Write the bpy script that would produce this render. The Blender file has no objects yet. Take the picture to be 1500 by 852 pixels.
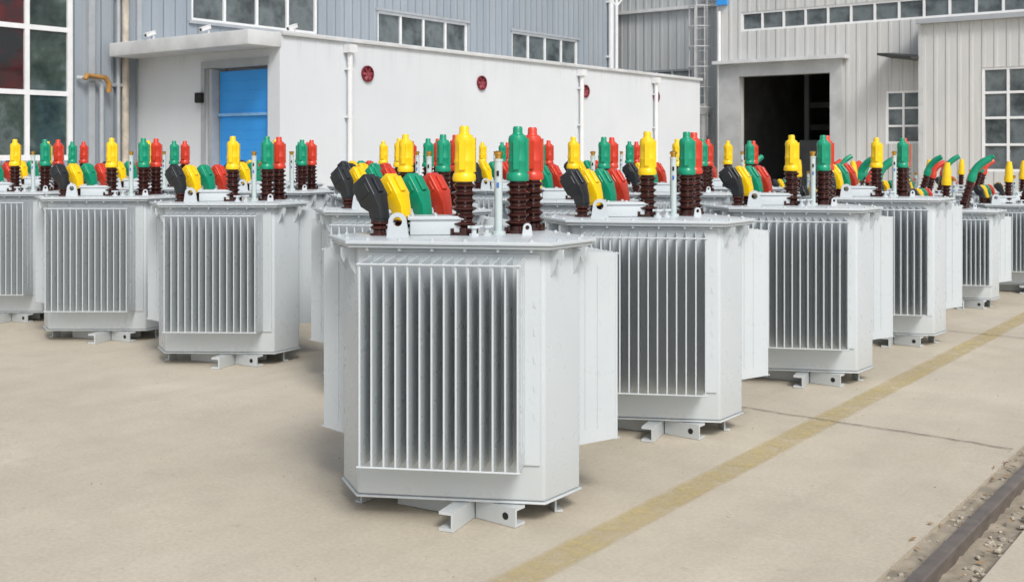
import bpy, bmesh, math, random
from mathutils import Vector, Matrix
random.seed(7)
S = bpy.context.scene
C = S.collection
R = math.radians
PI = math.pi

# ------------------------------------------------------------------ helpers
class MB:
    def __init__(self): self.bm = bmesh.new()
    def poly(self, pts):
        vs = [self.bm.verts.new(p) for p in pts]
        return self.bm.faces.new(vs)
    def box(self, x0, x1, y0, y1, z0, z1, M=None):
        P = [(x0,y0,z0),(x1,y0,z0),(x1,y1,z0),(x0,y1,z0),(x0,y0,z1),(x1,y0,z1),(x1,y1,z1),(x0,y1,z1)]
        if M is not None: P = [M @ Vector(p) for p in P]
        v = [self.bm.verts.new(p) for p in P]
        for f in ((0,3,2,1),(4,5,6,7),(0,1,5,4),(1,2,6,5),(2,3,7,6),(3,0,4,7)):
            self.bm.faces.new([v[i] for i in f])
    def prism(self, pts, z0, z1):
        a = [self.bm.verts.new((p[0],p[1],z0)) for p in pts]
        b = [self.bm.verts.new((p[0],p[1],z1)) for p in pts]
        n = len(pts)
        self.bm.faces.new(a[::-1]); self.bm.faces.new(b)
        for i in range(n):
            j = (i+1) % n
            self.bm.faces.new([a[i],a[j],b[j],b[i]])
    def extrude_poly(self, pts, vec):
        a = [self.bm.verts.new(p) for p in pts]
        b = [self.bm.verts.new(Vector(p)+Vector(vec)) for p in pts]
        n = len(pts)
        self.bm.faces.new(a[::-1]); self.bm.faces.new(b)
        for i in range(n):
            j = (i+1) % n
            self.bm.faces.new([a[i],a[j],b[j],b[i]])
    def lathe(self, prof, c=(0,0,0), seg=20, M=None):
        rings = []
        for r, z in prof:
            ring = []
            for k in range(seg):
                an = 2*PI*k/seg
                p = Vector((r*math.cos(an), r*math.sin(an), z))
                if M is not None: p = M @ p
                ring.append(self.bm.verts.new(p+Vector(c)))
            rings.append(ring)
        for i in range(len(rings)-1):
            for k in range(seg):
                j = (k+1) % seg
                self.bm.faces.new([rings[i][k],rings[i][j],rings[i+1][j],rings[i+1][k]])
        self.bm.faces.new(rings[0][::-1]); self.bm.faces.new(rings[-1])
    def loft(self, secs, k=.62):
        rings = []
        for c, xv, yv in secs:
            c, xv, yv = Vector(c), Vector(xv), Vector(yv)
            pts = [(1,k),(k,1),(-k,1),(-1,k),(-1,-k),(-k,-1),(k,-1),(1,-k)]
            rings.append([self.bm.verts.new(c+xv*a+yv*b) for a, b in pts])
        for i in range(len(rings)-1):
            n = len(rings[i])
            for q_ in range(n):
                j = (q_+1) % n
                self.bm.faces.new([rings[i][q_],rings[i][j],rings[i+1][j],rings[i+1][q_]])
        self.bm.faces.new(rings[0][::-1]); self.bm.faces.new(rings[-1])
    def tube(self, pts, r, seg=12, cap=True):
        pts = [Vector(p) for p in pts]
        rs = r if isinstance(r, (list,tuple)) else [r]*len(pts)
        rings = []
        up = Vector((0,0,1))
        for i, p in enumerate(pts):
            if i == 0: t = pts[1]-pts[0]
            elif i == len(pts)-1: t = pts[-1]-pts[-2]
            else: t = (pts[i+1]-pts[i]).normalized()+(pts[i]-pts[i-1]).normalized()
            t.normalize()
            ref = up if abs(t.dot(up)) < .95 else Vector((0,1,0))
            u = t.cross(ref).normalized()
            if i and rings_u.dot(u) < 0: u = -u
            rings_u = u
            v = t.cross(u).normalized()
            rings.append([self.bm.verts.new(p+(u*math.cos(2*PI*k/seg)+v*math.sin(2*PI*k/seg))*rs[i]) for k in range(seg)])
        for i in range(len(rings)-1):
            a, b = rings[i], rings[i+1]
            off = min(range(seg), key=lambda o: sum((a[k].co-b[(k+o)%seg].co).length for k in range(0,seg,3)))
            for k in range(seg):
                j = (k+1) % seg
                self.bm.faces.new([a[k],a[j],b[(j+off)%seg],b[(k+off)%seg]])
        if cap:
            self.bm.faces.new(rings[0][::-1]); self.bm.faces.new(rings[-1])
    def bevel(self, off, seg=2, ang=35):
        bm = self.bm
        bm.normal_update()
        es = [e for e in bm.edges if len(e.link_faces) == 2 and e.calc_face_angle(0) > R(ang)]
        bmesh.ops.bevel(bm, geom=es, offset=off, offset_type='OFFSET', segments=seg, profile=.6, affect='EDGES', clamp_overlap=True)
        return self
    def build(self, name, material, parent=None, loc=None, rz=0, smooth=True):
        bm = self.bm
        bmesh.ops.recalc_face_normals(bm, faces=bm.faces[:])
        me = bpy.data.meshes.new(name)
        bm.to_mesh(me); bm.free()
        if smooth:
            me.polygons.foreach_set('use_smooth', [True]*len(me.polygons))
            me.set_sharp_from_angle(angle=R(32))
        me.materials.append(material)
        o = bpy.data.objects.new(name, me); C.objects.link(o)
        if parent is not None: o.parent = parent
        if loc is not None: o.location = loc
        o.rotation_euler.z = rz
        return o

def tag(o, label=None, cat=None, group=None, kind=None):
    if label: o['label'] = label
    if cat: o['category'] = cat
    if group: o['group'] = group
    if kind: o['kind'] = kind
    return o
def empty(name, loc, rz=0):
    o = bpy.data.objects.new(name, None); C.objects.link(o)
    o.location = loc; o.rotation_euler = (0,0,rz); o.empty_display_size = .1
    return o
def copy_tree(o, parent=None):
    c = o.copy(); C.objects.link(c)
    c.parent = parent
    for ch in list(o.children): copy_tree(ch, c)
    return c

# ------------------------------------------------------------------ materials
def nodes_of(name):
    m = bpy.data.materials.new(name); m.use_nodes = True
    nt = m.node_tree
    return m, nt, nt.nodes['Principled BSDF']
def N(nt, t, **kw):
    n = nt.nodes.new(t)
    for k, v in kw.items():
        if k in n.inputs: n.inputs[k].default_value = v
        else: setattr(n, k, v)
    return n
def ramp(nt, fac, stops):
    r = nt.nodes.new('ShaderNodeValToRGB')
    e = r.color_ramp.elements
    while len(e) < len(stops): e.new(.5)
    for i, (p, c) in enumerate(stops):
        e[i].position = p
        e[i].color = (c[0],c[1],c[2],1) if isinstance(c,(tuple,list)) else (c,c,c,1)
    nt.links.new(fac, r.inputs[0])
    return r.outputs[0]
def mixc(nt, fac, a, b, mode='MIX'):
    m = nt.nodes.new('ShaderNodeMix'); m.data_type = 'RGBA'; m.blend_type = mode
    for v, i in ((fac,0),(a,6),(b,7)):
        if isinstance(v, bpy.types.NodeSocket): nt.links.new(v, m.inputs[i])
        elif isinstance(v,(tuple,list)): m.inputs[i].default_value = (v[0],v[1],v[2],1)
        else: m.inputs[i].default_value = v
    return m.outputs[2]
def mul(nt, a, k):
    n = N(nt,'ShaderNodeMath', operation='MULTIPLY'); nt.links.new(a, n.inputs[0])
    if isinstance(k, bpy.types.NodeSocket): nt.links.new(k, n.inputs[1])
    else: n.inputs[1].default_value = k
    return n.outputs[0]
def scaled(nt, sc, src='Object'):
    tc = nt.nodes.new('ShaderNodeTexCoord'); mp = nt.nodes.new('ShaderNodeMapping')
    mp.inputs['Scale'].default_value = sc
    nt.links.new(tc.outputs[src], mp.inputs[0])
    return mp.outputs[0]
def noise(nt, vec, scale, detail=4, rough=.6):
    n = N(nt, 'ShaderNodeTexNoise', Scale=scale, Detail=detail, Roughness=rough)
    nt.links.new(vec, n.inputs['Vector'])
    return n.outputs['Fac']
def bump(nt, b, h, strength, dist=.01):
    n = N(nt, 'ShaderNodeBump', Strength=strength, Distance=dist)
    nt.links.new(h, n.inputs['Height']); nt.links.new(n.outputs[0], b.inputs['Normal'])
def mat(name, col, rough=.5, metal=0, var=.12, vs=6, bmp=0, bs=60, spec=.5, src='Object'):
    m, nt, b = nodes_of(name)
    v = scaled(nt, (1,1,1), src)
    f = noise(nt, v, vs)
    lo = tuple(c*(1-var) for c in col); hi = tuple(min(1,c*(1+var)) for c in col)
    nt.links.new(ramp(nt, f, [(.3,lo),(.7,hi)]), b.inputs['Base Color'])
    b.inputs['Roughness'].default_value = rough; b.inputs['Metallic'].default_value = metal
    b.inputs['Specular IOR Level'].default_value = spec
    if bmp: bump(nt, b, noise(nt, v, bs, 3), bmp, .003)
    return m

def paint_mat():
    m, nt, b = nodes_of('grey_enamel')
    v = scaled(nt, (1,1,1))
    base = ramp(nt, noise(nt, v, 2.2, 4), [(.3,(.525,.572,.60)),(.7,(.56,.603,.628))])
    streak = ramp(nt, noise(nt, scaled(nt,(18,18,1.2)), 1.4, 5, .7), [(.58,0),(.85,1)])
    c = mixc(nt, mul(nt,streak,.06), base, (.38,.39,.39))
    oi = nt.nodes.new('ShaderNodeObjectInfo')
    c = mixc(nt, 1.0, c, ramp(nt, oi.outputs['Random'], [(0,.965),(1,1.03)]), 'MULTIPLY')
    tc = nt.nodes.new('ShaderNodeNewGeometry'); sp = nt.nodes.new('ShaderNodeSeparateXYZ'); nt.links.new(tc.outputs['Position'], sp.inputs[0])
    mr = N(nt,'ShaderNodeMapRange'); nt.links.new(sp.outputs[2], mr.inputs[0])
    mr.inputs[1].default_value = .02; mr.inputs[2].default_value = .3; mr.inputs[3].default_value = .4; mr.inputs[4].default_value = 0
    c = mixc(nt, mul(nt, mr.outputs[0], noise(nt,v,9,6,.7)), c, (.38,.345,.285))
    nt.links.new(c, b.inputs['Base Color'])
    nt.links.new(ramp(nt, noise(nt,v,14,4), [(.3,.25),(.7,.36)]), b.inputs['Roughness'])
    bump(nt, b, noise(nt, v, 6, 3), .07, .01)
    return m
PAINT = paint_mat()
PORC = mat('brown_porcelain', (.042,.012,.010), .07, var=.25)
YEL = mat('yellow_silicone', (.88,.56,.008), .26, var=.08, vs=9, bmp=.12)
GRN = mat('green_silicone', (.004,.27,.15), .27, var=.12, vs=9, bmp=.12)
RED = mat('red_silicone', (.62,.05,.024), .27, var=.12, vs=9, bmp=.12)
BLK = mat('black_silicone', (.018,.021,.024), .30, var=.2, vs=9, bmp=.12)
BRASS = mat('brass', (.62,.36,.08), .3, .9)
DARK = mat('dark_hole', (.012,.012,.012), .8)
BLUE = mat('blue_sticker', (.06,.16,.5), .4)
GAUGE = mat('pale_tube', (.50,.58,.58), .25)

def concrete_mat():
    m, nt, b = nodes_of('yard_concrete')
    v = scaled(nt, (1,1,1))
    big = ramp(nt, noise(nt, v, .4, 6, .6), [(.3,(.50,.442,.35)),(.5,(.555,.495,.397)),(.72,(.60,.545,.452))])
    mid = ramp(nt, noise(nt, v, 2.6, 9, .7), [(.3,.87),(.65,1.03)])
    c = mixc(nt, 1.0, big, mid, 'MULTIPLY')
    drag = ramp(nt, noise(nt, scaled(nt,(3.0,.22,1)), 1.6, 8, .75), [(.48,0),(.76,1)])
    c = mixc(nt, mul(nt,drag,.34), c, (.40,.35,.275))
    st = ramp(nt, noise(nt, v, 1.3, 8, .75), [(.57,0),(.70,1)])
    c = mixc(nt, mul(nt,st,.36), c, (.36,.315,.245))
    st2 = ramp(nt, noise(nt, v, 6.5, 6, .7), [(.62,0),(.70,1)])
    c = mixc(nt, mul(nt,st2,.38), c, (.30,.265,.21))
    spot = ramp(nt, noise(nt, v, 16, 3, .6), [(.70,0),(.74,1)])
    c = mixc(nt, mul(nt,spot,.35), c, (.26,.23,.185))
    lt = ramp(nt, noise(nt, scaled(nt,(.9,.9,1)), 1.9, 8, .78), [(.56,0),(.76,1)])
    c = mixc(nt, mul(nt,lt,.45), c, (.68,.635,.555))
    fine = ramp(nt, noise(nt, v, 55, 5, .8), [(.3,.83),(.7,1.10)])
    c = mixc(nt, 1.0, c, fine, 'MULTIPLY')
    nt.links.new(c, b.inputs['Base Color'])
    nt.links.new(ramp(nt, noise(nt,v,1.7,5), [(.3,.42),(.7,.8)]), b.inputs['Roughness'])
    bump(nt, b, noise(nt, v, 60, 6, .7), .18, .006)
    return m
CONC = concrete_mat()
LW = -2.165
def worn_paint():
    m, nt, b = nodes_of('worn_yellow_paint')
    v = scaled(nt, (1,1,1))
    nt.links.new(ramp(nt, noise(nt,v,3,5,.7), [(.3,(.50,.395,.165)),(.7,(.57,.465,.22))]), b.inputs['Base Color'])
    b.inputs['Roughness'].default_value = .8
    tr = nt.nodes.new('ShaderNodeBsdfTransparent'); mx = nt.nodes.new('ShaderNodeMixShader')
    tc = nt.nodes.new('ShaderNodeTexCoord'); sp = nt.nodes.new('ShaderNodeSeparateXYZ'); nt.links.new(tc.outputs['Object'], sp.inputs[0])
    ad = N(nt,'ShaderNodeMath', operation='ADD'); nt.links.new(sp.outputs[0], ad.inputs[0]); ad.inputs[1].default_value = -LW
    ab = N(nt,'ShaderNodeMath', operation='ABSOLUTE'); nt.links.new(ad.outputs[0], ab.inputs[0])
    mr = N(nt,'ShaderNodeMapRange'); nt.links.new(ab.outputs[0], mr.inputs[0])
    mr.inputs[1].default_value = .055; mr.inputs[2].default_value = .08; mr.inputs[3].default_value = 1; mr.inputs[4].default_value = .05
    a = mul(nt, ramp(nt, noise(nt,v,6,10,.82), [(.36,.14),(.64,.72)]), mr.outputs[0])
    nt.links.new(a, mx.inputs[0])
    nt.links.new(tr.outputs[0], mx.inputs[1]); nt.links.new(b.outputs[0], mx.inputs[2])
    nt.links.new(mx.outputs[0], nt.nodes['Material Output'].inputs[0])
    return m

def clad_mat(name, ca, cb, period, amt=1.0, stain=(.25,.2,.15), stf=.3):
    m, nt, b = nodes_of(name)
    tc = nt.nodes.new('ShaderNodeTexCoord'); sp = nt.nodes.new('ShaderNodeSeparateXYZ'); nt.links.new(tc.outputs['Object'], sp.inputs[0])
    ad = N(nt,'ShaderNodeMath', operation='ADD'); nt.links.new(sp.outputs[0], ad.inputs[0]); nt.links.new(sp.outputs[1], ad.inputs[1])
    sn = N(nt,'ShaderNodeMath', operation='SINE'); nt.links.new(mul(nt,ad.outputs[0],2*PI/period), sn.inputs[0])
    rib = ramp(nt, sn.outputs[0], [(.35,0),(.75,1)])
    base = ramp(nt, noise(nt, scaled(nt,(1.5,1.5,.35)), 1.2, 6, .65), [(.3,ca),(.7,cb)])
    st = ramp(nt, noise(nt, scaled(nt,(7,7,.5)), 1.0, 6, .7), [(.52,0),(.8,1)])
    c = mixc(nt, mul(nt,st,stf), base, stain)
    ff = N(nt,'ShaderNodeMath', operation='FLOOR'); nt.links.new(mul(nt,ad.outputs[0],1/(period*4)), ff.inputs[0])
    wn = nt.nodes.new('ShaderNodeTexWhiteNoise'); wn.noise_dimensions = '1D'; nt.links.new(ff.outputs[0], wn.inputs['W'])
    c = mixc(nt, 1.0, c, ramp(nt, wn.outputs['Value'], [(0,.94),(1,1.04)]), 'MULTIPLY')
    nt.links.new(c, b.inputs['Base Color'])
    b.inputs['Roughness'].default_value = .5
    bump(nt, b, rib, amt, .03)
    return m
CLADB = clad_mat('blue_grey_cladding', (.27,.315,.365), (.33,.37,.41), .22, .7)
CLADR = clad_mat('pale_cladding', (.49,.50,.495), (.58,.585,.575), .24, .6, (.33,.30,.26), .4)
CLADR2 = clad_mat('cream_cladding', (.53,.535,.525), (.61,.61,.595), .24, .6, (.36,.33,.29), .4)
CLADG = clad_mat('weathered_cladding', (.36,.385,.40), (.45,.47,.48), .24, .7)
def plaster_mat():
    m, nt, b = nodes_of('stained_plaster')
    v = scaled(nt,(1,1,1))
    base = ramp(nt, noise(nt,v,.7,6,.6), [(.3,(.60,.635,.67)),(.7,(.655,.685,.715))])
    st = ramp(nt, noise(nt, scaled(nt,(2,2,.35)), 1.1, 7, .7), [(.52,0),(.78,1)])
    c = mixc(nt, mul(nt,st,.14), base, (.48,.49,.50))
    gm = nt.nodes.new('ShaderNodeNewGeometry'); sp = nt.nodes.new('ShaderNodeSeparateXYZ'); nt.links.new(gm.outputs['Position'], sp.inputs[0])
    mr = N(nt,'ShaderNodeMapRange'); nt.links.new(sp.outputs[2], mr.inputs[0])
    mr.inputs[1].default_value = 2.5; mr.inputs[2].default_value = 3.0; mr.inputs[3].default_value = 0; mr.inputs[4].default_value = .4
    dr = ramp(nt, noise(nt, scaled(nt,(9,9,.6)), 1.0, 5, .7), [(.5,0),(.7,1)])
    c = mixc(nt, mul(nt,dr,mr.outputs[0]), c, (.42,.42,.41))
    nt.links.new(c, b.inputs['Base Color'])
    b.inputs['Roughness'].default_value = .8
    bump(nt, b, noise(nt,v,18,5), .2, .01)
    return m
PLASTER = plaster_mat()
SLAB = mat('slab_concrete', (.56,.575,.585), .85, var=.15, vs=2.5, bmp=.4, bs=30)
WHITE = mat('white_frame', (.76,.77,.78), .45, var=.06)
GREYF = mat('grey_frame', (.36,.385,.41), .5, var=.1)
LGREY = mat('light_grey_steel', (.52,.53,.53), .5, var=.12)
PIPEW = mat('white_pvc', (.72,.73,.74), .4, var=.06)
RUSTP = mat('beige_pipe', (.46,.41,.34), .6, var=.3, vs=5)
GASP = mat('ochre_pipe', (.36,.19,.05), .55, var=.3)
SHUT = mat('blue_shutter', (.035,.30,.76), .4, var=.07, vs=1.5)
FANR = mat('red_fan', (.17,.010,.022), .5, var=.25)
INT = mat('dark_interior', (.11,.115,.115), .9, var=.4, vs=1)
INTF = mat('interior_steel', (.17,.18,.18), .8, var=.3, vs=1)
RAILM = mat('rail_steel', (.165,.14,.125), .42, .35, var=.3, vs=10, bmp=.2)
def glass_mat(name, stops, sc=1.6):
    m, nt, b = nodes_of(name)
    v = scaled(nt,(1,1,1.0))
    nt.links.new(ramp(nt, noise(nt,v,sc,5,.6), stops), b.inputs['Base Color'])  # noise ramp paints mottled reflections into the base colour
    b.inputs['Roughness'].default_value = .06
    b.inputs['Specular IOR Level'].default_value = .6
    bump(nt, b, noise(nt,v,1.3,2), .06, .05)
    return m
GLASS = glass_mat('mottled_reflection_glass', [(.35,(.04,.05,.053)),(.55,(.14,.165,.175)),(.70,(.08,.095,.10))])  # pale mottling is painted reflection, not a tint of the glass
GLASSG = glass_mat('green_reflection_glass', [(.35,(.012,.022,.02)),(.52,(.05,.075,.066)),(.6,(.10,.13,.13)),(.72,(.02,.03,.03))])  # reflected greenery painted into the pane colour
GLASSR = glass_mat('red_reflection_glass', [(.42,(.015,.018,.02)),(.52,(.06,.010,.012)),(.56,(.11,.010,.012)),(.62,(.04,.012,.012))], 1.1)  # red patches imitate a reflection, painted into the pane colour
DIRT = mat('track_dirt', (.31,.27,.21), .95, var=.3, vs=9, bmp=1, bs=50)
LEAF = mat('dry_leaf', (.30,.20,.10), .8, var=.4, vs=3)

# ------------------------------------------------------------------ transformer
def hexpts(a, s, off=0):
    q = math.sqrt(3)/2
    P = [(-a/2,0),(a/2,0),((a+s)/2,q*s),(s/2,q*(a+s)),(-s/2,q*(a+s)),(-(a+s)/2,q*s)]
    P = [Vector(p) for p in P]
    if not off: return P
    out = []
    n = 6
    for i in range(n):
        p0, p1, p2 = P[i-1], P[i], P[(i+1)%n]
        d1 = (p1-p0).normalized(); d2 = (p2-p1).normalized()
        n1 = Vector((d1.y,-d1.x)); n2 = Vector((d2.y,-d2.x))
        bis = (n1+n2).normalized()
        out.append(p1+bis*(off/bis.dot(n1)))
    return out

def hv_profile():
    pr = [(.058,0),(.058,.012),(.038,.014),(.038,.03)]
    z = .032
    for k in range(6):
        r = .053 if k % 2 == 0 else .047
        pr += [(.034,z),(r,z+.012),(r,z+.016),(.034,z+.024)]
        z += .031
    pr += [(.032,z+.01)]
    return pr, z+.01
COVERS = [BLK, YEL, GRN, RED]

def make_transformer(kind):
    big = kind == 'big'
    a, s = (.727,.237) if big else (.60,.20)
    zt = 1.055 if big else .865
    root = empty('transformer', (0,0,0))
    h = hexpts(a,s)
    q = math.sqrt(3)/2
    m = MB(); m.prism(h, .086, zt-.014); m.bevel(.012,3); m.build('tank', PAINT, root)
    m = MB(); m.prism(hexpts(a,s,.007), .077, .085); m.bevel(.002,1); m.build('base_plate', PAINT, root)
    m = MB()
    m.prism(hexpts(a,s,.045), zt-.013, zt-.001)
    m.prism(hexpts(a,s,.056), zt+.001, zt+.015)
    m.bevel(.003,2)
    hp = hexpts(a,s,.030)
    for i in range(6):
        p0, p1 = hp[i], hp[(i+1)%6]
        L = (p1-p0).length; n = max(1, int(L/.115))
        for k in range(n):
            p = p0+(p1-p0)*((k+.5)/n)
            m.lathe([(.009,zt+.014),(.009,zt+.019),(.0065,zt+.020),(.0065,zt+.024)], (p.x,p.y,0), 6)
            m.lathe([(.008,zt-.024),(.008,zt-.0135)], (p.x,p.y,0), 6)
    lid = m.build('lid', PAINT, root)
    fz0, fz1 = (.245,1.0) if big else (.22,.81)
    nf = 14; u0 = -.30 if big else -.25; st = .0452 if big else .038
    fd = .19 if big else .17
    def face(c, u, n):
        return Matrix(((u[0],n[0],0,c[0]),(u[1],n[1],0,c[1]),(0,0,1,0),(0,0,0,1)))
    faces = [((0,0),(1,0),(0,-1)),
             (((h[2]+h[3])/2)[:],(-.5,q),(q,.5)),
             (((h[4]+h[5])/2)[:],(-.5,-q),(-q,.5))]
    for c, u, n in faces:
        M = face(c,u,n)
        m = MB()
        uw = u0-.022; ue = u0+st*(nf-1)+.06
        m.box(uw,ue,.0015,.008,fz0-.02,fz1+.02,M)
        for k in range(nf):
            x = u0+k*st+random.uniform(-.0008,.0008)
            m.extrude_poly([M@Vector((x-.0026,.008,fz0-.012)),M@Vector((x-.0026,fd,fz0)),M@Vector((x-.0026,fd,fz1)),M@Vector((x-.0026,.008,fz1+.012))], M.to_3x3()@Vector((.0052,0,0)))
            m.box(x-.0034,x+.0034,fd-.001,fd+.008,fz0-.002,fz1+.002,M)
        # pressed stiffening lines on the outermost fins
        for x_, sg in ((u0,-1),(u0+st*(nf-1),1)):
            for dd in (.055,.11):
                m.box(min(x_+sg*.0028,x_+sg*.0052),max(x_+sg*.0028,x_+sg*.0052),dd-.004,dd+.004,fz0+.05,fz1-.05,M)
        for zz in (.22,.36,.5,.64,.78):
            zc = fz0+(fz1-fz0)*zz
            m.box(ue-.024,ue-.016,.008,.0105,zc-.012,zc+.012,M)
        rad = m.build('radiator', PAINT, root)
        for zz in (fz0+.004, fz1-.004):
            b_ = MB(); b_.box(u0-.012,u0+st*(nf-1)+.012,fd+.0085,fd+.014,zz-.0035,zz+.0035,M)
            b_.bevel(.0015,1); b_.build('tie_bar', PAINT, rad)
    for i in (1,3,5):
        p0, p1 = h[i], h[(i+1)%6]
        d = (p1-p0).normalized(); nn = Vector((d.y,-d.x))
        for t in (.18,.82):
            p = p0+(p1-p0)*t
            prof = [(0,-.016),(.058,-.016),(.058,-.05),(.046,-.075),(.034,-.05),(.022,-.085),(0,-.125)]
            pts = [Vector((p.x+nn.x*r_-d.x*.005, p.y+nn.y*r_-d.y*.005, zt+z_)) for r_, z_ in prof]
            m = MB(); m.extrude_poly(pts,(d.x*.01,d.y*.01,0)); m.build('lifting_hook', PAINT, root)
    def channel(m, p0, p1, hgt=.074, side=1, w=.045, t=.008):
        p0 = Vector((p0[0],p0[1],0)); p1 = Vector((p1[0],p1[1],0))
        d = (p1-p0).normalized(); nn = Vector((-d.y,d.x,0))*side
        M = Matrix(((d.x,nn.x,0,p0.x),(d.y,nn.y,0,p0.y),(0,0,1,0),(0,0,0,1)))
        L = (p1-p0).length
        m.box(0,L,-t/2,t/2,.002,hgt,M)
        m.box(0,L,t/2+.0005,w,hgt-t,hgt,M)
        m.box(0,L,t/2+.0005,w,.002,.002+t,M)
        return M, L
    k = 1 if big else .85
    m = MB()
    channel(m,(.085*k,.05),(.035,-.135),side=-1,w=.055,t=.011)
    M2, L2 = channel(m,(.096*k,.046),(.262*k,-.05),side=1,w=.055,t=.011)
    foot = m.build('foot', PAINT, root)
    hm = MB()
    Mh = M2 @ Matrix.Translation((L2*.76,-.0057,.038)) @ Matrix.Rotation(R(90),4,'X')
    hm.lathe([(.014,0),(.014,.0012)], (0,0,0), 16, Mh); hm.build('bolt_hole_shade', DARK, foot)  # proud black disc, the shade inside the hole painted as colour
    for sg in (-1,1):
        m = MB()
        cx = sg*((a+s)/2-.10); cy = q*s-.06
        channel(m,(cx-sg*.02,cy+.07),(cx+sg*.01,cy+.0),side=sg,w=.03)
        m.build('foot', PAINT, root)
    m = MB()
    channel(m,(-(a/2-.12),q*s*.8),(.06,.05),side=1); channel(m,(.14,.14),(a/2-.10,q*s*.9),side=1)
    channel(m,(.02,.1),(0,q*(a+s)-.06),side=1)
    m.build('base_channel', PAINT, root)
    zl = zt+.015
    for (x,y,rz,sc) in (((-.236,.125,0,1),(.26,.30,.5,.5)) if big else ((-.19,.11,0,1),(.2,.22,.5,.5))):
        m = MB()
        M = Matrix.Translation((x,y,zl)) @ Matrix.Rotation(rz,4,'Z') @ Matrix.Scale(sc,4)
        seg = 14
        ring_o = []
        outer = [(-.045,0)]+[(.036*math.cos(t),.062+.036*math.sin(t)) for t in [PI-PI*i/seg for i in range(seg+1)]]+[(.045,0)]
        inner = [(.019*math.cos(t),.062+.019*math.sin(t)) for t in [2*PI*i/20 for i in range(20)]]
        for yy in (-.006,.006):
            vo = [m.bm.verts.new(M@Vector((p[0],yy,p[1]))) for p in outer]
            vi = [m.bm.verts.new(M@Vector((p[0],yy,p[1]))) for p in inner]
            eo = [m.bm.edges.new((vo[i],vo[(i+1)%len(vo)])) for i in range(len(vo))]
            ei = [m.bm.edges.new((vi[i],vi[(i+1)%len(vi)])) for i in range(len(vi))]
            bmesh.ops.triangle_fill(m.bm, edges=eo+ei, use_beauty=True)
            ring_o.append((vo,vi))
        for j in (0,1):
            A, B = ring_o[0][j], ring_o[1][j]
            for i in range(len(A)):
                i2 = (i+1)%len(A)
                m.bm.faces.new([A[i],A[i2],B[i2],B[i]])
        m.build('lifting_eye', PAINT, root)
    # low voltage connectors
    n2 = Vector((-q,.5,0)); t2 = Vector((.5,q,0)); Z = Vector((0,0,1))
    for i in range(4):
        p = (Vector((-.335,.22,0)) if big else Vector((-.30,.19,0)))+t2*(.13 if big else .105)*i
        m = MB(); m.lathe([(.040,zl),(.040,zl+.010),(.026,zl+.012),(.026,zl+.022),(.037,zl+.028),(.037,zl+.036),(.026,zl+.042),(.037,zl+.048),(.037,zl+.054),(.024,zl+.06),(.024,zl+.07)], p, 18)
        bs = m.build('bushing', PORC, root)
        m = MB()
        o = p+Z*zl
        k = .85 if big else .64
        A = (n2*.58+Z*.81).normalized(); X = (n2*.81-Z*.58).normalized()
        c1 = o+Z*.115*k
        m.loft([(o+Z*.052,n2*.027,t2*.027),(o+Z*.09*k,n2*.028,t2*.028)],.8)
        m.loft([(o+Z*.08*k,n2*.030,t2*.029),(c1+A*.010,(X*.6+n2*.4).normalized()*.038*k,t2*.034*k),
                (c1+A*.05*k,X*.050*k,t2*.044*k),(c1+A*.062*k,X*.056*k,t2*.048*k),(c1+A*.165*k,X*.056*k,t2*.048*k)],.93)
        m.loft([(c1+A*.1655*k,X*.048*k,t2*.040*k),(c1+A*.186*k,X*.045*k,t2*.038*k)],.93)
        Mr = Matrix((((X.x),(t2.x),(A.x),0),((X.y),(t2.y),(A.y),0),((X.z),(t2.z),(A.z),0),(0,0,0,1)))
        Mr = Matrix.Translation(c1) @ Mr
        m.box(-.070*k,-.0565*k,-.013,.013,.07*k,.155*k,Mr)
        m.box(-.038*k,.038*k,-.0525*k,.0525*k,.085*k,.14*k,Mr)
        m.bevel(.0018,1,25)
        m.build('bushing_cover', COVERS[i], bs)
    # high voltage bushings
    prof, ztop = hv_profile()
    hv = [(.0,.30,YEL),(.205,.42,GRN),(.245,.60,RED)] if big else [(-.06,.2,YEL),(.11,.34,GRN),(.17,.50,RED)]
    for hi, (x, y, cm) in enumerate(hv):
        if big:
            m = MB(); m.lathe(prof,(x,y,zl),22)
            for kk in range(4):
                an = PI/4+kk*PI/2
                m.lathe([(.008,0),(.008,.028)],(x+.060*math.cos(an),y+.060*math.sin(an),zl),6)
            bs = m.build('bushing', PORC, root)
            m = MB()
            zz = zl+ztop-.012
            pr = [(.034,0),(.053,.002),(.056,.012),(.053,.03),(.046,.038),(.0445,.075),(.047,.08),(.047,.09),(.0445,.095),(.043,.150),(.045,.156),(.045,.176),(.040,.190),(.026,.197),(.023,.203),(.023,.222),(.018,.229)]
            m.lathe([(r_*.88, zz+z_) for r_, z_ in pr],(x,y,0),20)
            m.box(x+.032,x+.047,y-.014,y+.014,zz+.04,zz+.18)
            m.box(x-.012,x+.012,y-.049,y-.032,zz+.05,zz+.17)
            m.build('bushing_cover', cm, bs)
        else:
            m = MB()
            lean = (Vector((.04,0,1)),Vector((.28,-.05,.95)),Vector((.20,.12,.96)))[hi].normalized()
            Ml = Vector((0,0,1)).rotation_difference(lean).to_matrix().to_4x4()
            zs = (1.05,1.24,1.05)[hi]
            m.lathe([(r_*.82, z_*zs) for r_, z_ in prof],(x,y,zl),16,Ml)
            bs = m.build('bushing', PORC, root)
            m = MB()
            b0 = Vector((x,y,zl))+lean*(ztop*zs-.02)
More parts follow.
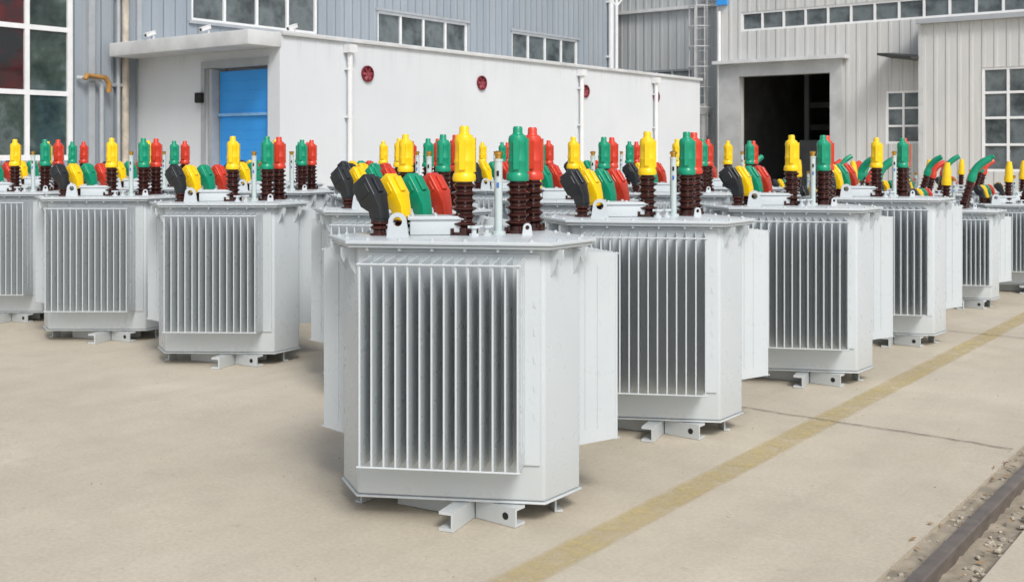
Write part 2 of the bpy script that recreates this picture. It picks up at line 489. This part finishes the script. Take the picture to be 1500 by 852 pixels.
            if hi == 0:
                pts = [b0, b0+lean*.03, b0+lean*.07, b0+lean*.13, b0+lean*.17, b0+lean*.21]
                m.tube(pts,[.042,.046,.040,.038,.030,.022],14)
            else:
                side = (Vector((.95,-.1,.30)) if hi == 1 else Vector((.85,.4,.2))).normalized()
                pts = [b0, b0+lean*.04, b0+lean*.07]
                rr = .11 if hi == 1 else .09
                for j in range(1,8):
                    t = j/7*R(70)
                    pts.append(b0+lean*.07+lean*rr*math.sin(t)+side*rr*(1-math.cos(t)))
                pts.append(pts[-1]+side*.05+lean*.016)
                m.tube(pts,[.038,.044,.037]+[.035]*7+[.031],12)
            m.build('bushing_cover', cm, bs)
    # tap changer box, gauge, valves
    m = MB()
    bx, by = (-.12,.30) if big else (-.1,.22)
    Mb = Matrix.Translation((bx,by,zl)) @ Matrix.Rotation(R(14),4,'Z')
    m.box(-.105,.105,-.06,.06,.0015,.062,Mb); m.box(-.115,.115,-.068,.068,.0625,.078,Mb); m.bevel(.004,2)
    for sx in (-.095,0,.095):
        for sy in (-.053,.053):
            m.lathe([(.007,.078),(.007,.086)],(0,0,0),6,Mb@Matrix.Translation((sx,sy,0)))
    m.build('junction_box', PAINT, root)
    gx, gy = (.135,.345) if big else (.05,.42)
    gh = .30 if big else .24
    m = MB(); m.lathe([(.030,zl),(.030,zl+.012),(.017,zl+.014),(.017,zl+gh),(.019,zl+gh),(.019,zl+gh+.010)],(gx,gy,0),18)
    g = m.build('oil_gauge', GAUGE, root)
    m = MB(); m.lathe([(.014,zl+gh+.010),(.014,zl+gh+.026),(.019,zl+gh+.027),(.019,zl+gh+.038),(.010,zl+gh+.043)],(gx,gy,0),12); m.build('gauge_cap', BRASS, g)
    m = MB(); m.box(gx-.005,gx+.005,gy-.0195,gy-.0165,zl+gh*.64,zl+gh*.71); m.build('gauge_sticker', BLUE, g)
    m = MB(); m.box(gx-.005,gx+.005,gy-.0195,gy-.0165,zl+gh*.80,zl+gh*.87); m.build('gauge_sticker', DARK, g)
    for vx, vy in (((.055,.22),(.10,.26)) if big else ((.05,.12),)):
        m = MB(); m.lathe([(.02,zl),(.02,zl+.01),(.01,zl+.012),(.01,zl+.03),(.016,zl+.031),(.016,zl+.042)],(vx,vy,0),10)
        m.tube([(vx-.025,vy,zl+.036),(vx+.025,vy,zl+.036)],.006,8); m.build('vent_valve', PAINT, root)
    return root

big0 = make_transformer('big'); small0 = make_transformer('small')
GR = 'grey transformers standing in rows on the yard'
BIG = [
 (-.2375,4.18,-8,'biggest pale grey transformer, nearest of all, standing alone in front'),
 (.665,5.43,-8.5,'grey transformer directly behind the nearest one, second along the yellow line'),
 (1.72,6.64,-10.5,'grey transformer third along the yellow line, fins and corner foot in clear view'),
 (2.70,7.98,-11.5,'grey transformer fourth along the yellow line, last big one before the smaller ones'),
 (-.69,6.30,-9,'transformer almost wholly hidden behind the nearest, black and yellow hoods peeping out at left'),
 (-1.93,7.21,-2,'grey transformer left of the nearest, rightmost of the three showing fins at left'),
 (-3.09,8.13,0,'grey transformer in the middle of the three showing fins at left'),
 (-4.25,9.04,0,'leftmost grey transformer, cut by the left edge of the photo'),
 (.38,7.50,-11,'half hidden transformer just behind the second along the yellow line, black hood at left'),
 (-.94,8.36,-9,'transformer hidden second in depth behind the nearest, yellow cap left of its green cap'),
 (-2.10,9.30,-4,'transformer whose green and red caps stand just right of the left group of fins'),
 (-3.49,10.14,-3,'transformer behind the middle one at left, its black hood in the gap to the right'),
 (-4.84,11.05,-3,'grey transformer behind the leftmost one, red hood near the left edge'),
 (1.32,8.86,-12,'transformer behind the third along the yellow line, slim yellow cap near a pale gauge'),
 (-.04,9.72,-14,'far transformer seen only by caps right above the nearest one'),
 (-1.30,10.6,-3,'far transformer before the white wall, caps left of the first white downpipe'),
 (-2.57,11.5,-7,'far transformer whose caps show before the blue shutter corner of the white building'),
 (2.02,10.25,-12,'far transformer behind the fourth along the yellow line, left of the dark doorway'),
 (.90,11.0,-17,'far grey transformer below the third red fan on the white wall'),
 (-.36,11.85,-6,'farthest grey transformer below the second red fan on the white wall'),
]
SMALL = [
 (3.00,9.30,-4,'small transformer with curved elbow caps tucked behind the fourth big one along the yellow line'),
 (4.02,9.88,-12,'small transformer with elbow caps, fins visible right of the last big one'),
 (5.08,10.95,-12,'small grey transformer cut by the right edge of the photo, elbow caps up'),
 (5.80,12.05,6,'small transformer behind the one cut by the right edge, caps at the very edge'),
 (3.08,10.65,-38,'small transformer whose elbow caps show before the lower right of the dark doorway'),
 (3.80,11.65,20,'far small transformer whose elbow caps show just right of the dark doorway'),
 (4.54,12.62,-30,'far small transformer whose elbow caps show below the small workshop window'),
 (5.30,13.6,-5,'far small transformer with caps between the small window and the large right window'),
 (2.77,12.33,30,'far small transformer whose elbow caps show before the left jamb of the dark doorway'),
 (3.52,13.3,-20,'farthest small transformer before the middle of the dark doorway'),
 (4.28,14.3,12,'farthest small transformer before the right jamb of the dark doorway'),
 (5.12,15.4,-40,'farthest small transformer between the dark doorway and the small window'),
 (6.05,14.6,-25,'far small transformer before the cream bay left of the large right window'),
]
units = []
for lst, proto in ((BIG,big0),(SMALL,small0)):
    for i, (x,y,rz,lab) in enumerate(lst):
        o = proto if i == 0 else copy_tree(proto)
        o.location = (x,y,0); o.rotation_euler = (0,0,R(rz))
        tag(o, lab, 'transformer', GR)
        units.append(o)

# ------------------------------------------------------------------ ground, line, track
random.seed(7)
AZ = R(-37.3)
m = MB()
TL, TR = -1.225, -.95
for (a,b) in ((-200,TL),(TR,200)):
    m.poly([(a,-200,0),(b,-200,0),(b,300,0),(a,300,0)])
m.poly([(TL,-200,0),(TL,-200,-.16),(TL,300,-.16),(TL,300,0)])
m.poly([(TR,-200,-.16),(TR,-200,0),(TR,300,0),(TR,300,-.16)])
tag(m.build('ground', CONC, rz=AZ, smooth=False), kind='structure')
m = MB()
nx, ny = 8, 500
g = [[m.bm.verts.new((TL+(TR-TL)*i/nx, -4+24*j/ny, -.026+random.uniform(-.010,.010)+(.012 if i in (0,1,nx) else 0))) for i in range(nx+1)] for j in range(ny+1)]
for j in range(ny):
    for i in range(nx): m.bm.faces.new([g[j][i],g[j][i+1],g[j+1][i+1],g[j+1][i]])
m.poly([(TL,20,-.03),(TR,20,-.03),(TR,200,-.03),(TL,200,-.03)])
tag(m.build('track_bed', DIRT, rz=AZ), kind='structure')
m = MB()
rx = -1.09
RZ = .024
prof = [(-.055,-.085),(.055,-.085),(.055,-.075),(.010,-.06),(.010,-.010+RZ),(.025,.0+RZ),(.025,.018+RZ),(.021,.024+RZ),(.012,.027+RZ),(-.012,.027+RZ),(-.021,.024+RZ),(-.025,.018+RZ),(-.025,.0+RZ),(-.010,-.010+RZ),(-.010,-.06),(-.055,-.075)]
m.extrude_poly([(rx+x,-4,z) for x,z in prof],(0,60,0))
tag(m.build('rail', RAILM, rz=AZ), 'dark steel rail in a dirt trench at the lower right corner', 'rail')
m = MB()
m.poly([(LW-.08,-3,.004),(LW+.08,-3,.004),(LW+.08,37,.004),(LW-.08,37,.004)])
tag(m.build('yellow_line', worn_paint(), rz=AZ), kind='structure')
def crack(p0, p1, w, n=60, jit=.012):
    m = MB()
    p0, p1 = Vector(p0), Vector(p1)
    d = (p1-p0).normalized(); nn = Vector((-d.y,d.x,0))
    prev = None; off = 0
    for i in range(n+1):
        off = off*.8+random.uniform(-jit,jit)
        c = p0+(p1-p0)*(i/n)+nn*off
        ww = w*random.uniform(.5,1.2)
        cur = (c-nn*ww/2, c+nn*ww/2)
        if prev: m.poly([prev[0],cur[0],cur[1],prev[1]])
        prev = cur
    return m
JOINT = mat('joint_dirt', (.10,.085,.068), .95, var=.3)
for p0, p1, w in (((-6,5.55,.006),(TL-.02,5.55,.006),.009),((-9.5,8.9,.006),(TL-.02,8.9,.006),.010)):
    o = crack(p0,p1,w,200,.006).build('slab_joint', JOINT, rz=AZ, smooth=False); tag(o, kind='structure')
m = MB()
def scrap(c, l, w):
    an = random.uniform(0,2*PI); t = random.uniform(-.3,.3)
    d = Vector((math.cos(an),math.sin(an),t*.4)); e = Vector((-math.sin(an),math.cos(an),random.uniform(-.4,.4)))
    c = Vector(c)
    m.poly([c-d*l,c-e*w*.6+d*l*.1,c+d*l,c+e*w+d*l*.1])
for i in range(420):
    w = random.uniform(TL-.02,TR+.01); s_ = random.uniform(1,14)
    if abs(w-rx) < .05: continue
    z_ = -.006+random.uniform(0,.012) if TL < w < TR else .008
    scrap((w,s_,z_), random.uniform(.008,.026), random.uniform(.004,.012))
for i in range(70):
    scrap((random.uniform(-6.5,TL),random.uniform(2.2,9),.007), random.uniform(.004,.020), random.uniform(.0012,.004))
tag(m.build('leaf_litter', LEAF, rz=AZ, smooth=False), 'dry leaves and scraps lying on the concrete and along the rail', 'litter', kind='stuff')
m = MB()
PEB = mat('pebble', (.42,.38,.31), .9, var=.35, vs=20)
for i in range(1200):
    w = random.uniform(TL+.01,TR-.01); s_ = random.uniform(1.5,10)
    if abs(w-rx) < .045: continue
    r = random.uniform(.003,.012)
    Mx = Matrix.Translation((w,s_,-.018)) @ Matrix.Rotation(random.uniform(0,6),4,'Z') @ Matrix.Diagonal((r*1.4,r,r*.8,1))
    bmesh.ops.create_icosphere(m.bm, subdivisions=1, radius=1, matrix=Mx)
for i in range(110):
    r = random.uniform(.002,.004)
    Mx = Matrix.Translation((random.uniform(-5.5,TL),random.uniform(2.2,8),.002)) @ Matrix.Diagonal((r*1.4,r,r*.8,1))
    bmesh.ops.create_icosphere(m.bm, subdivisions=1, radius=1, matrix=Mx)
tag(m.build('gravel', PEB, rz=AZ), 'small grey stones in the trench beside the rail', 'gravel', kind='stuff')

# ------------------------------------------------------------------ buildings
def wall_holes(m, x0,x1,z0,z1,holes,y=0,depth=.1):
    xs = sorted({x0,x1,*[v for h in holes for v in h[:2]]}); zs = sorted({z0,z1,*[v for h in holes for v in h[2:]]})
    xs = [v for v in xs if x0 <= v <= x1]; zs = [v for v in zs if z0 <= v <= z1]
    for i in range(len(xs)-1):
        for j in range(len(zs)-1):
            cx, cz = (xs[i]+xs[i+1])/2, (zs[j]+zs[j+1])/2
            if any(h[0]<cx<h[1] and h[2]<cz<h[3] for h in holes): continue
            m.poly([(xs[i],y,zs[j]),(xs[i+1],y,zs[j]),(xs[i+1],y,zs[j+1]),(xs[i],y,zs[j+1])])
    for a,b,c,d in holes:
        m.poly([(a,y,c),(a,y+depth,c),(a,y+depth,d),(a,y,d)]); m.poly([(b,y,c),(b,y,d),(b,y+depth,d),(b,y+depth,c)])
        m.poly([(a,y,d),(a,y+depth,d),(b,y+depth,d),(b,y,d)]); m.poly([(a,y,c),(b,y,c),(b,y+depth,c),(a,y+depth,c)])
def window(parent, x0,x1,z0,z1,y,xm,zm,fm,gm,fw=.05,mw=.04):
    m = MB()
    ya, yb = y+.02, y+.07
    m.box(x0,x1,ya,yb,z0,z0+fw); m.box(x0,x1,ya,yb,z1-fw,z1)
    m.box(x0,x0+fw,ya,yb,z0+fw,z1-fw); m.box(x1-fw,x1,ya,yb,z0+fw,z1-fw)
    for x in xm: m.box(x-mw/2,x+mw/2,ya+.004,yb-.004,z0+fw,z1-fw)
    for z in zm: m.box(x0+fw,x1-fw,ya+.008,yb-.008,z-mw/2,z+mw/2)
    f = m.build('window', fm, parent)
    xb = [x0+fw/2]+list(xm)+[x1-fw/2]; zb = [z0+fw/2]+list(zm)+[z1-fw/2]
    for i in range(len(xb)-1):
        for j in range(len(zb)-1):
            p = MB(); t = random.uniform(-.006,.006); t2 = random.uniform(-.006,.006)
            p.poly([(xb[i],yb-.012+t,zb[j]),(xb[i+1],yb-.012-t,zb[j]),(xb[i+1],yb-.012-t+t2,zb[j+1]),(xb[i],yb-.012+t+t2,zb[j+1])])
            p.build('pane', gm(i,j) if callable(gm) else gm, f, smooth=False)
    return f
AP = R(52.7)
B = empty('factory_building', (-5.88,17.0,0), AP)
tag(B,'large blue-grey corrugated shed behind the low white building, with white-framed windows','factory')
holes = [(-5.2,-1.02,1.28,5.2),(1.06,3.82,3.55,5.0),(5.38,8.13,3.5,4.16),(9.70,12.36,3.5,4.14)]
m = MB(); wall_holes(m,-14,14.2,0,9,holes)
m.poly([(-14,0,9),(14.2,0,9),(14.2,12,9),(-14,12,9)]); m.poly([(14.2,0,0),(14.2,12,0),(14.2,12,9),(14.2,0,9)]); m.poly([(-14,0,0),(-14,12,0),(-14,12,9),(-14,0,9)]); m.poly([(-14,12,0),(14.2,12,0),(14.2,12,9),(-14,12,9)])
m.build('wall', CLADB, B, smooth=False)
window(B,-5.2,-1.02,1.28,5.2,0,[-4.2,-3.0,-1.72],[2.26,3.2,4.2],WHITE,lambda i,j: GLASSR if (i==2 and j in (1,2)) else GLASSG,.08,.07)
window(B,1.06,3.82,3.55,5.0,0,[1.75,2.44,3.13],[4.75],WHITE,GLASS,.05,.05)
window(B,5.38,8.13,3.5,4.16,0,[6.07,6.75,7.44],[],WHITE,GLASS,.05,.05)
window(B,9.70,12.36,3.5,4.14,0,[10.36,11.03,11.7],[],WHITE,GLASS,.05,.05)
for x0,x1,z0,z1 in holes[1:]:
    m = MB(); m.box(x0-.06,x1+.06,-.03,-.002,z1,z1+.05); m.build('window_lintel', GREYF, B)
    m = MB(); m.box(x0-.06,x1+.06,-.05,-.002,z0-.05,z0); m.build('window_sill', GREYF, B)
for x, mt, r in ((-.22,RUSTP,.055),(-.34,GREYF,.03),(13.75,PIPEW,.07)):
    m = MB(); m.tube([(x,-.1,0),(x,-.1,8.9)],r,12)
    for z in (1,2.4,3.8,5.2): m.box(x-r-.02,x+r+.02,-.12,-.003,z,z+.05)
    m.build('downpipe', mt, B)
m = MB(); m.tube([(-.62,-.10,0),(-.62,-.10,2.3),(-.63,-.1,2.42),(-.72,-.1,2.5),(-.95,-.1,2.5),(-1.0,-.06,2.5)],.035,10); m.build('gas_pipe', GREYF, B)
m = MB(); m.tube([(-.54,-.16,2.3),(-.54,-.16,2.44),(-.60,-.16,2.52),(-.90,-.16,2.54),(-.93,-.16,2.48)],.04,10); m.build('gas_pipe', GASP, B)
m = MB(); m.box(-.80,-.70,-.05,-.002,0,6); m.build('corner_trim', GREYF, B)
m = MB(); m.box(.02,.10,-.05,-.002,0,8); m.build('corner_trim', GREYF, B)
W = empty('low_building', (-3.19,15.0,0), AP)
tag(W,'low pale rendered annex with flat roof, blue shutter, red wall fans and white downpipes','building')
H = 3.02
m = MB()
m.poly([(0,0,0),(12.3,0,0),(12.3,0,H),(0,0,H)])
m.poly([(12.3,0,0),(12.3,3.3,0),(12.3,3.3,H),(12.3,0,H)])
m.poly([(0,0,H),(12.3,0,H),(12.3,3.3,H),(0,3.3,H)])
d0,d1,dz = .25,1.62,2.62
for a,b,c,d in ((0,d0,0,H),(d1,3.3,0,H),(d0,d1,dz,H)):
    m.poly([(0,b,c),(0,a,c),(0,a,d),(0,b,d)])
dp = .28
m.poly([(0,d0,0),(dp,d0,0),(dp,d0,dz),(0,d0,dz)]); m.poly([(0,d1,0),(0,d1,dz),(dp,d1,dz),(dp,d1,0)]); m.poly([(0,d0,dz),(dp,d0,dz),(dp,d1,dz),(0,d1,dz)])
m.poly([(dp,d0,0),(dp,d1,0),(dp,d1,dz),(dp,d0,dz)])
m.build('wall', PLASTER, W, smooth=False)
m = MB(); m.box(-.56,.02,-.02,3.22,2.84,3.045); m.bevel(.02,2); m.build('canopy', SLAB, W)
m = MB(); m.box(.03,12.36,-.05,.22,H-.01,H+.05); m.bevel(.01,2); m.build('coping', SLAB, W)
m = MB()
n = 18
for i in range(n):
    z0 = .02+2.55*i/n; z1 = .02+2.55*(i+1)/n; zm_ = z1-.008
    m.poly([(.10,d0+.02,z0),(.10,d1-.2,z0),(.10,d1-.2,zm_),(.10,d0+.02,zm_)])
    m.poly([(.10,d0+.02,zm_),(.10,d1-.2,zm_),(.102,d1-.2,z1),(.102,d0+.02,z1)])
sh = m.build('shutter', SHUT, W)
m = MB(); m.box(.07,.098,d0+.01,d1-.19,1.92,1.96); m.build('shutter_bar', mat('blue_bar',(.20,.42,.70),.4), sh)
m = MB(); m.box(-.02,.26,d1-.17,d1-.1,0,2.6); m.box(-.03,.0,d1,d1+.08,0,2.72); m.box(-.03,.0,d0-.02,d1,dz,2.72); m.build('door_frame', GREYF, W)
m = MB(); m.box(-.10,-.03,d1+.0,d1+.14,2.12,2.27); m.bevel(.01,2); m.build('switch_box', DARK, W)
FB = mat('dull_red_metal',(.30,.06,.075),.5)
for s_ in (1.68,4.4,7.58,10.3):
    f = MB(); Mf = Matrix.Translation((s_,-.005,2.57)) @ Matrix.Rotation(R(90),4,'X')
    seg = 24
    f.lathe([(.122,.0),(.122,.03),(.106,.03),(.106,.006)],(0,0,0),seg,Mf)
    fan = f.build('wall_fan', FANR, W)
    b_ = MB()
    for k in range(6):
        Mk = Mf @ Matrix.Rotation(2*PI*k/6,4,'Z') @ Matrix.Translation((.055,0,.02)) @ Matrix.Rotation(R(24),4,'X')
        b_.box(-.042,.042,-.022,.022,-.001,.001,Mk)
    b_.lathe([(.024,.01),(.024,.034)],(0,0,0),12,Mf)
    b_.build('fan_blades', FB, fan)
for s_ in (1.27,7.37,10.2):
    m = MB(); m.tube([(s_,-.07,0),(s_,-.07,2.86)],.04,12)
    m.box(s_-.075,s_+.075,-.14,-.006,2.85,2.97)
    for z in (.9,1.9,2.6): m.box(s_-.055,s_+.055,-.09,-.003,z,z+.03)
    m.build('downpipe', PIPEW, W)
for i,(x,y,lab) in enumerate(((-.45,2.25,'small white camera on the canopy edge left of the blue shutter'),(-.42,1.0,'small white camera on the canopy right above the blue shutter'),(.35,.08,'small white camera on the roof corner at the start of the long wall'))):
    p = Vector((-3.19,15,0))+Matrix.Rotation(AP,3,'Z')@Vector((x,y,0))
    o = empty('security_camera',(p.x,p.y,3.05 if i<2 else 3.07),AP); tag(o,lab,'camera','security cameras on the white building roof')
    m = MB(); m.tube([(0,0,0),(0,0,.05),(-.03,0,.07)],.012,8); m.build('bracket', WHITE, o)
    m = MB(); Mc = Matrix.Translation((-.03,0,.085)) @ Matrix.Rotation(R(-20),4,'Y'); m.box(-.11,.05,-.03,.03,-.025,.025,Mc); m.box(-.125,.055,-.036,.036,.0252,.031,Mc); m.bevel(.005,2); cb = m.build('body', WHITE, o)
    m = MB(); m.lathe([(.018,0),(.018,.006)],(0,0,0),12,Mc@Matrix.Translation((-.11,0,0))@Matrix.Rotation(R(-90),4,'Y')); m.build('lens', DARK, cb)
p = Vector((-3.19,15,0))+Matrix.Rotation(AP,3,'Z')@Vector((9.7,.6,0))
o = empty('mast',(p.x,p.y,3.02),AP); tag(o,'thin white mast with forked bracket rising from the annex roof before the grey shed','mast')
m = MB(); m.tube([(0,0,0),(0,0,4)],.03,10); m.box(-.1,.1,-.1,.1,0,.02); m.build('pole', PIPEW, o)
m = MB(); m.tube([(0,0,1.45),(.12,-.1,1.65),(.22,-.18,1.72)],.018,8); m.tube([(0,0,1.45),(-.1,.1,1.62)],.018,8); m.build('bracket', PIPEW, o)
AR = R(-37.3)
Wk = empty('workshop', (2.74,28.3,0), AR)
tag(Wk,'pale corrugated workshop at right with a dark doorway and a strip of high windows','workshop')
dx0,dx1,dzt = 3.46,5.70,3.2
pan = .535
strip = (3.46,14.2,4.28,4.74)
w1 = (6.92,7.68,1.58,2.74)
m = MB(); wall_holes(m,2.82,15,0,9,[(dx0,dx1,0,dzt),strip,w1],0,.16)
m.poly([(2.82,0,0),(2.82,0,9),(2.82,.5,9),(2.82,.5,0)])
m.build('wall', CLADR, Wk, smooth=False)
m = MB(); wall_holes(m,-3,2.82,0,9,[(.0,1.9,3.2,3.5)],.5,.1); m.build('side_wall', CLADG, Wk, smooth=False)
window(Wk,.0,1.9,3.2,3.5,.5,[.4,.85,1.3],[],GREYF,GLASS,.04,.04)
xm = [3.46+pan*k for k in range(1,20)]
window(Wk,3.46,14.2,4.28,4.74,0,xm,[],WHITE,GLASS,.05,.05)
window(Wk,*w1,0,[7.30],[1.97,2.36],WHITE,GLASS,.05,.045)
SUR = mat('grey_surround',(.44,.455,.46),.7,var=.18,vs=1.5)
m = MB()
m.box(2.95,dx0,-.12,-.003,0,3.5); m.box(dx1,5.97,-.12,-.003,0,3.5); m.box(dx0,dx1,-.12,-.003,dzt,3.5)
m.build('door_surround', SUR, Wk)
m = MB(); m.box(2.85,6.1,-.32,-.003,3.502,3.58); m.build('door_canopy', SLAB, Wk)
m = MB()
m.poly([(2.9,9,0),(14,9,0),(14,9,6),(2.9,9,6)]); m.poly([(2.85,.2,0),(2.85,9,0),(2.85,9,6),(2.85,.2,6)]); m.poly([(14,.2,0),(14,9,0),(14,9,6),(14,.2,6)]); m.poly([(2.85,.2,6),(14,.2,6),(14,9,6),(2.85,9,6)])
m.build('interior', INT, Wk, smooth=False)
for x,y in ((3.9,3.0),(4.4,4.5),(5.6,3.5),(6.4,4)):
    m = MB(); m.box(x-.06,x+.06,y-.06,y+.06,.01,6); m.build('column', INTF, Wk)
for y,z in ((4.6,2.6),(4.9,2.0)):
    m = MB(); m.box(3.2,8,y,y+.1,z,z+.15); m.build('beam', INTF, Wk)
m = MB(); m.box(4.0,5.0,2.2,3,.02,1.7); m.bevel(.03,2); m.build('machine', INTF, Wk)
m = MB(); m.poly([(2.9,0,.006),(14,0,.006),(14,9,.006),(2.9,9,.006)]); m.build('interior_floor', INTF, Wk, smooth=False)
w2 = (9.02,10.5,1.0,3.14)
m = MB(); wall_holes(m,7.78,15,0,4.18,[w2],-.35,.14)
m.poly([(7.78,-.35,0),(7.78,-.35,4.18),(7.78,-.003,4.18),(7.78,-.003,0)]); m.poly([(7.78,-.35,4.18),(15,-.35,4.18),(15,-.003,4.22),(7.78,-.003,4.22)])
m.build('bay_wall', CLADR2, Wk, smooth=False)
window(Wk,*w2,-.35,[9.52,10.02],[1.55,2.1,2.62],WHITE,GLASS,.05,.05)
m = MB(); m.box(7.72,15,-.5,-.36,4.12,4.22); m.build('eave', GREYF, Wk)
m = MB(); m.box(7.74,7.84,-.37,-.352,0,4.1); m.build('corner_trim', LGREY, Wk)
m = MB(); m.extrude_poly([(7.05,-.003,3.58),(7.0,-.8,3.52),(7.0,-.8,3.47),(7.05,-.003,3.46)],(.72,0,-.10)); m.build('awning', mat('dark_awning',(.025,.028,.028),.6), Wk)
m = MB(); m.box(-3,2.82,.36,.495,5.0,5.08); m.build('gutter', LGREY, Wk)
m = MB()
for x in (2.1,2.4): m.tube([(x,.32,1.8),(x,.32,6)],.026,8)
for k in range(14): m.tube([(2.1,.32,1.95+k*.28),(2.4,.32,1.95+k*.28)],.016,6)
for z in (2.5,3.0,3.5,4.0,4.5,5.0):
    ring = [(2.25+.3*math.cos(t),.32-.36*abs(math.sin(t)),z) for t in [PI*i/12 for i in range(13)]]
    m.tube(ring,.016,6)
for t in (.25,.5,.75):
    m.tube([(2.25+.3*math.cos(PI*t),.32-.36*math.sin(PI*t),2.5),(2.25+.3*math.cos(PI*t),.32-.36*math.sin(PI*t),5.0)],.014,6)
m.build('ladder', LGREY, Wk)
m = MB(); m.lathe([(.16,0),(.16,.16),(.12,.2)],(0,0,0),18,Matrix.Translation((2.28,.49,2.45))@Matrix.Rotation(R(90),4,'X')); m.build('vent', LGREY, Wk)
m = MB(); m.tube([(2.28,.35,.1),(2.28,.35,2.3)],.09,12); m.build('duct', LGREY, Wk)
m = MB(); m.box(2.86,3.12,-.1,-.003,4.95,5.1); m.build('blue_panel', SHUT, Wk)
m = MB(); m.tube([(2.92,-.07,0),(2.92,-.07,4.8)],.045,10); m.build('downpipe', PIPEW, Wk)

# ------------------------------------------------------------------ light and camera
wd = bpy.data.worlds.new('World'); S.world = wd; wd.use_nodes = True
nt = wd.node_tree; bg = nt.nodes['Background']
sky = nt.nodes.new('ShaderNodeTexSky'); sky.sky_type = 'NISHITA'; sky.sun_disc = False
EL, SAZ = R(46), R(160)      # sun behind the camera, a little to the right
sky.sun_elevation = EL; sky.sun_rotation = SAZ; sky.dust_density = 3; sky.air_density = 1
hs = nt.nodes.new('ShaderNodeHueSaturation'); hs.inputs['Saturation'].default_value = .45
nt.links.new(sky.outputs[0], hs.inputs['Color']); nt.links.new(hs.outputs[0], bg.inputs[0])
bg.inputs[1].default_value = .15
sd = bpy.data.lights.new('sun','SUN'); sd.energy = 2.15; sd.angle = R(18); sd.color = (1,.97,.92)
so = bpy.data.objects.new('sun', sd); C.objects.link(so)
dirv = Vector((math.sin(SAZ)*math.cos(EL), math.cos(SAZ)*math.cos(EL), math.sin(EL)))
so.rotation_euler = dirv.to_track_quat('Z','Y').to_euler()
cd = bpy.data.cameras.new('camera'); co = bpy.data.objects.new('camera', cd); C.objects.link(co)
co.location = (0,0,1.41); co.rotation_euler = (R(90),0,0)
cd.sensor_width = 36; cd.lens = 38.4; cd.shift_y = -.136; cd.clip_end = 1000
cd.dof.use_dof = True; cd.dof.focus_distance = 4.8; cd.dof.aperture_fstop = 7
S.camera = co
S.view_settings.view_transform = 'Standard'; S.view_settings.look = 'None'; S.view_settings.exposure = 0

# ------------------------------------------------------------------ leave out far units that stand wholly behind others
bpy.context.view_layer.update()
dg = bpy.context.evaluated_depsgraph_get()
seen = {}
for iy in range(134, 206, 3):
    for ix in range(0, 1024, 3):
        d = Vector((((ix+.5)/1024*1500-750)/1600, 1, -((iy+.5)*1500/1024-222)/1600)).normalized()
        hit, loc, nrm, idx, ob, mtx = S.ray_cast(dg, co.location, d)
        if hit:
            while ob.parent: ob = ob.parent
            seen[ob.name] = seen.get(ob.name,0)+1
def drop(o):
    for ch in list(o.children): drop(ch)
    bpy.data.objects.remove(o)
for o in units[8:]:
    if seen.get(o.name,0) < 6: drop(o)
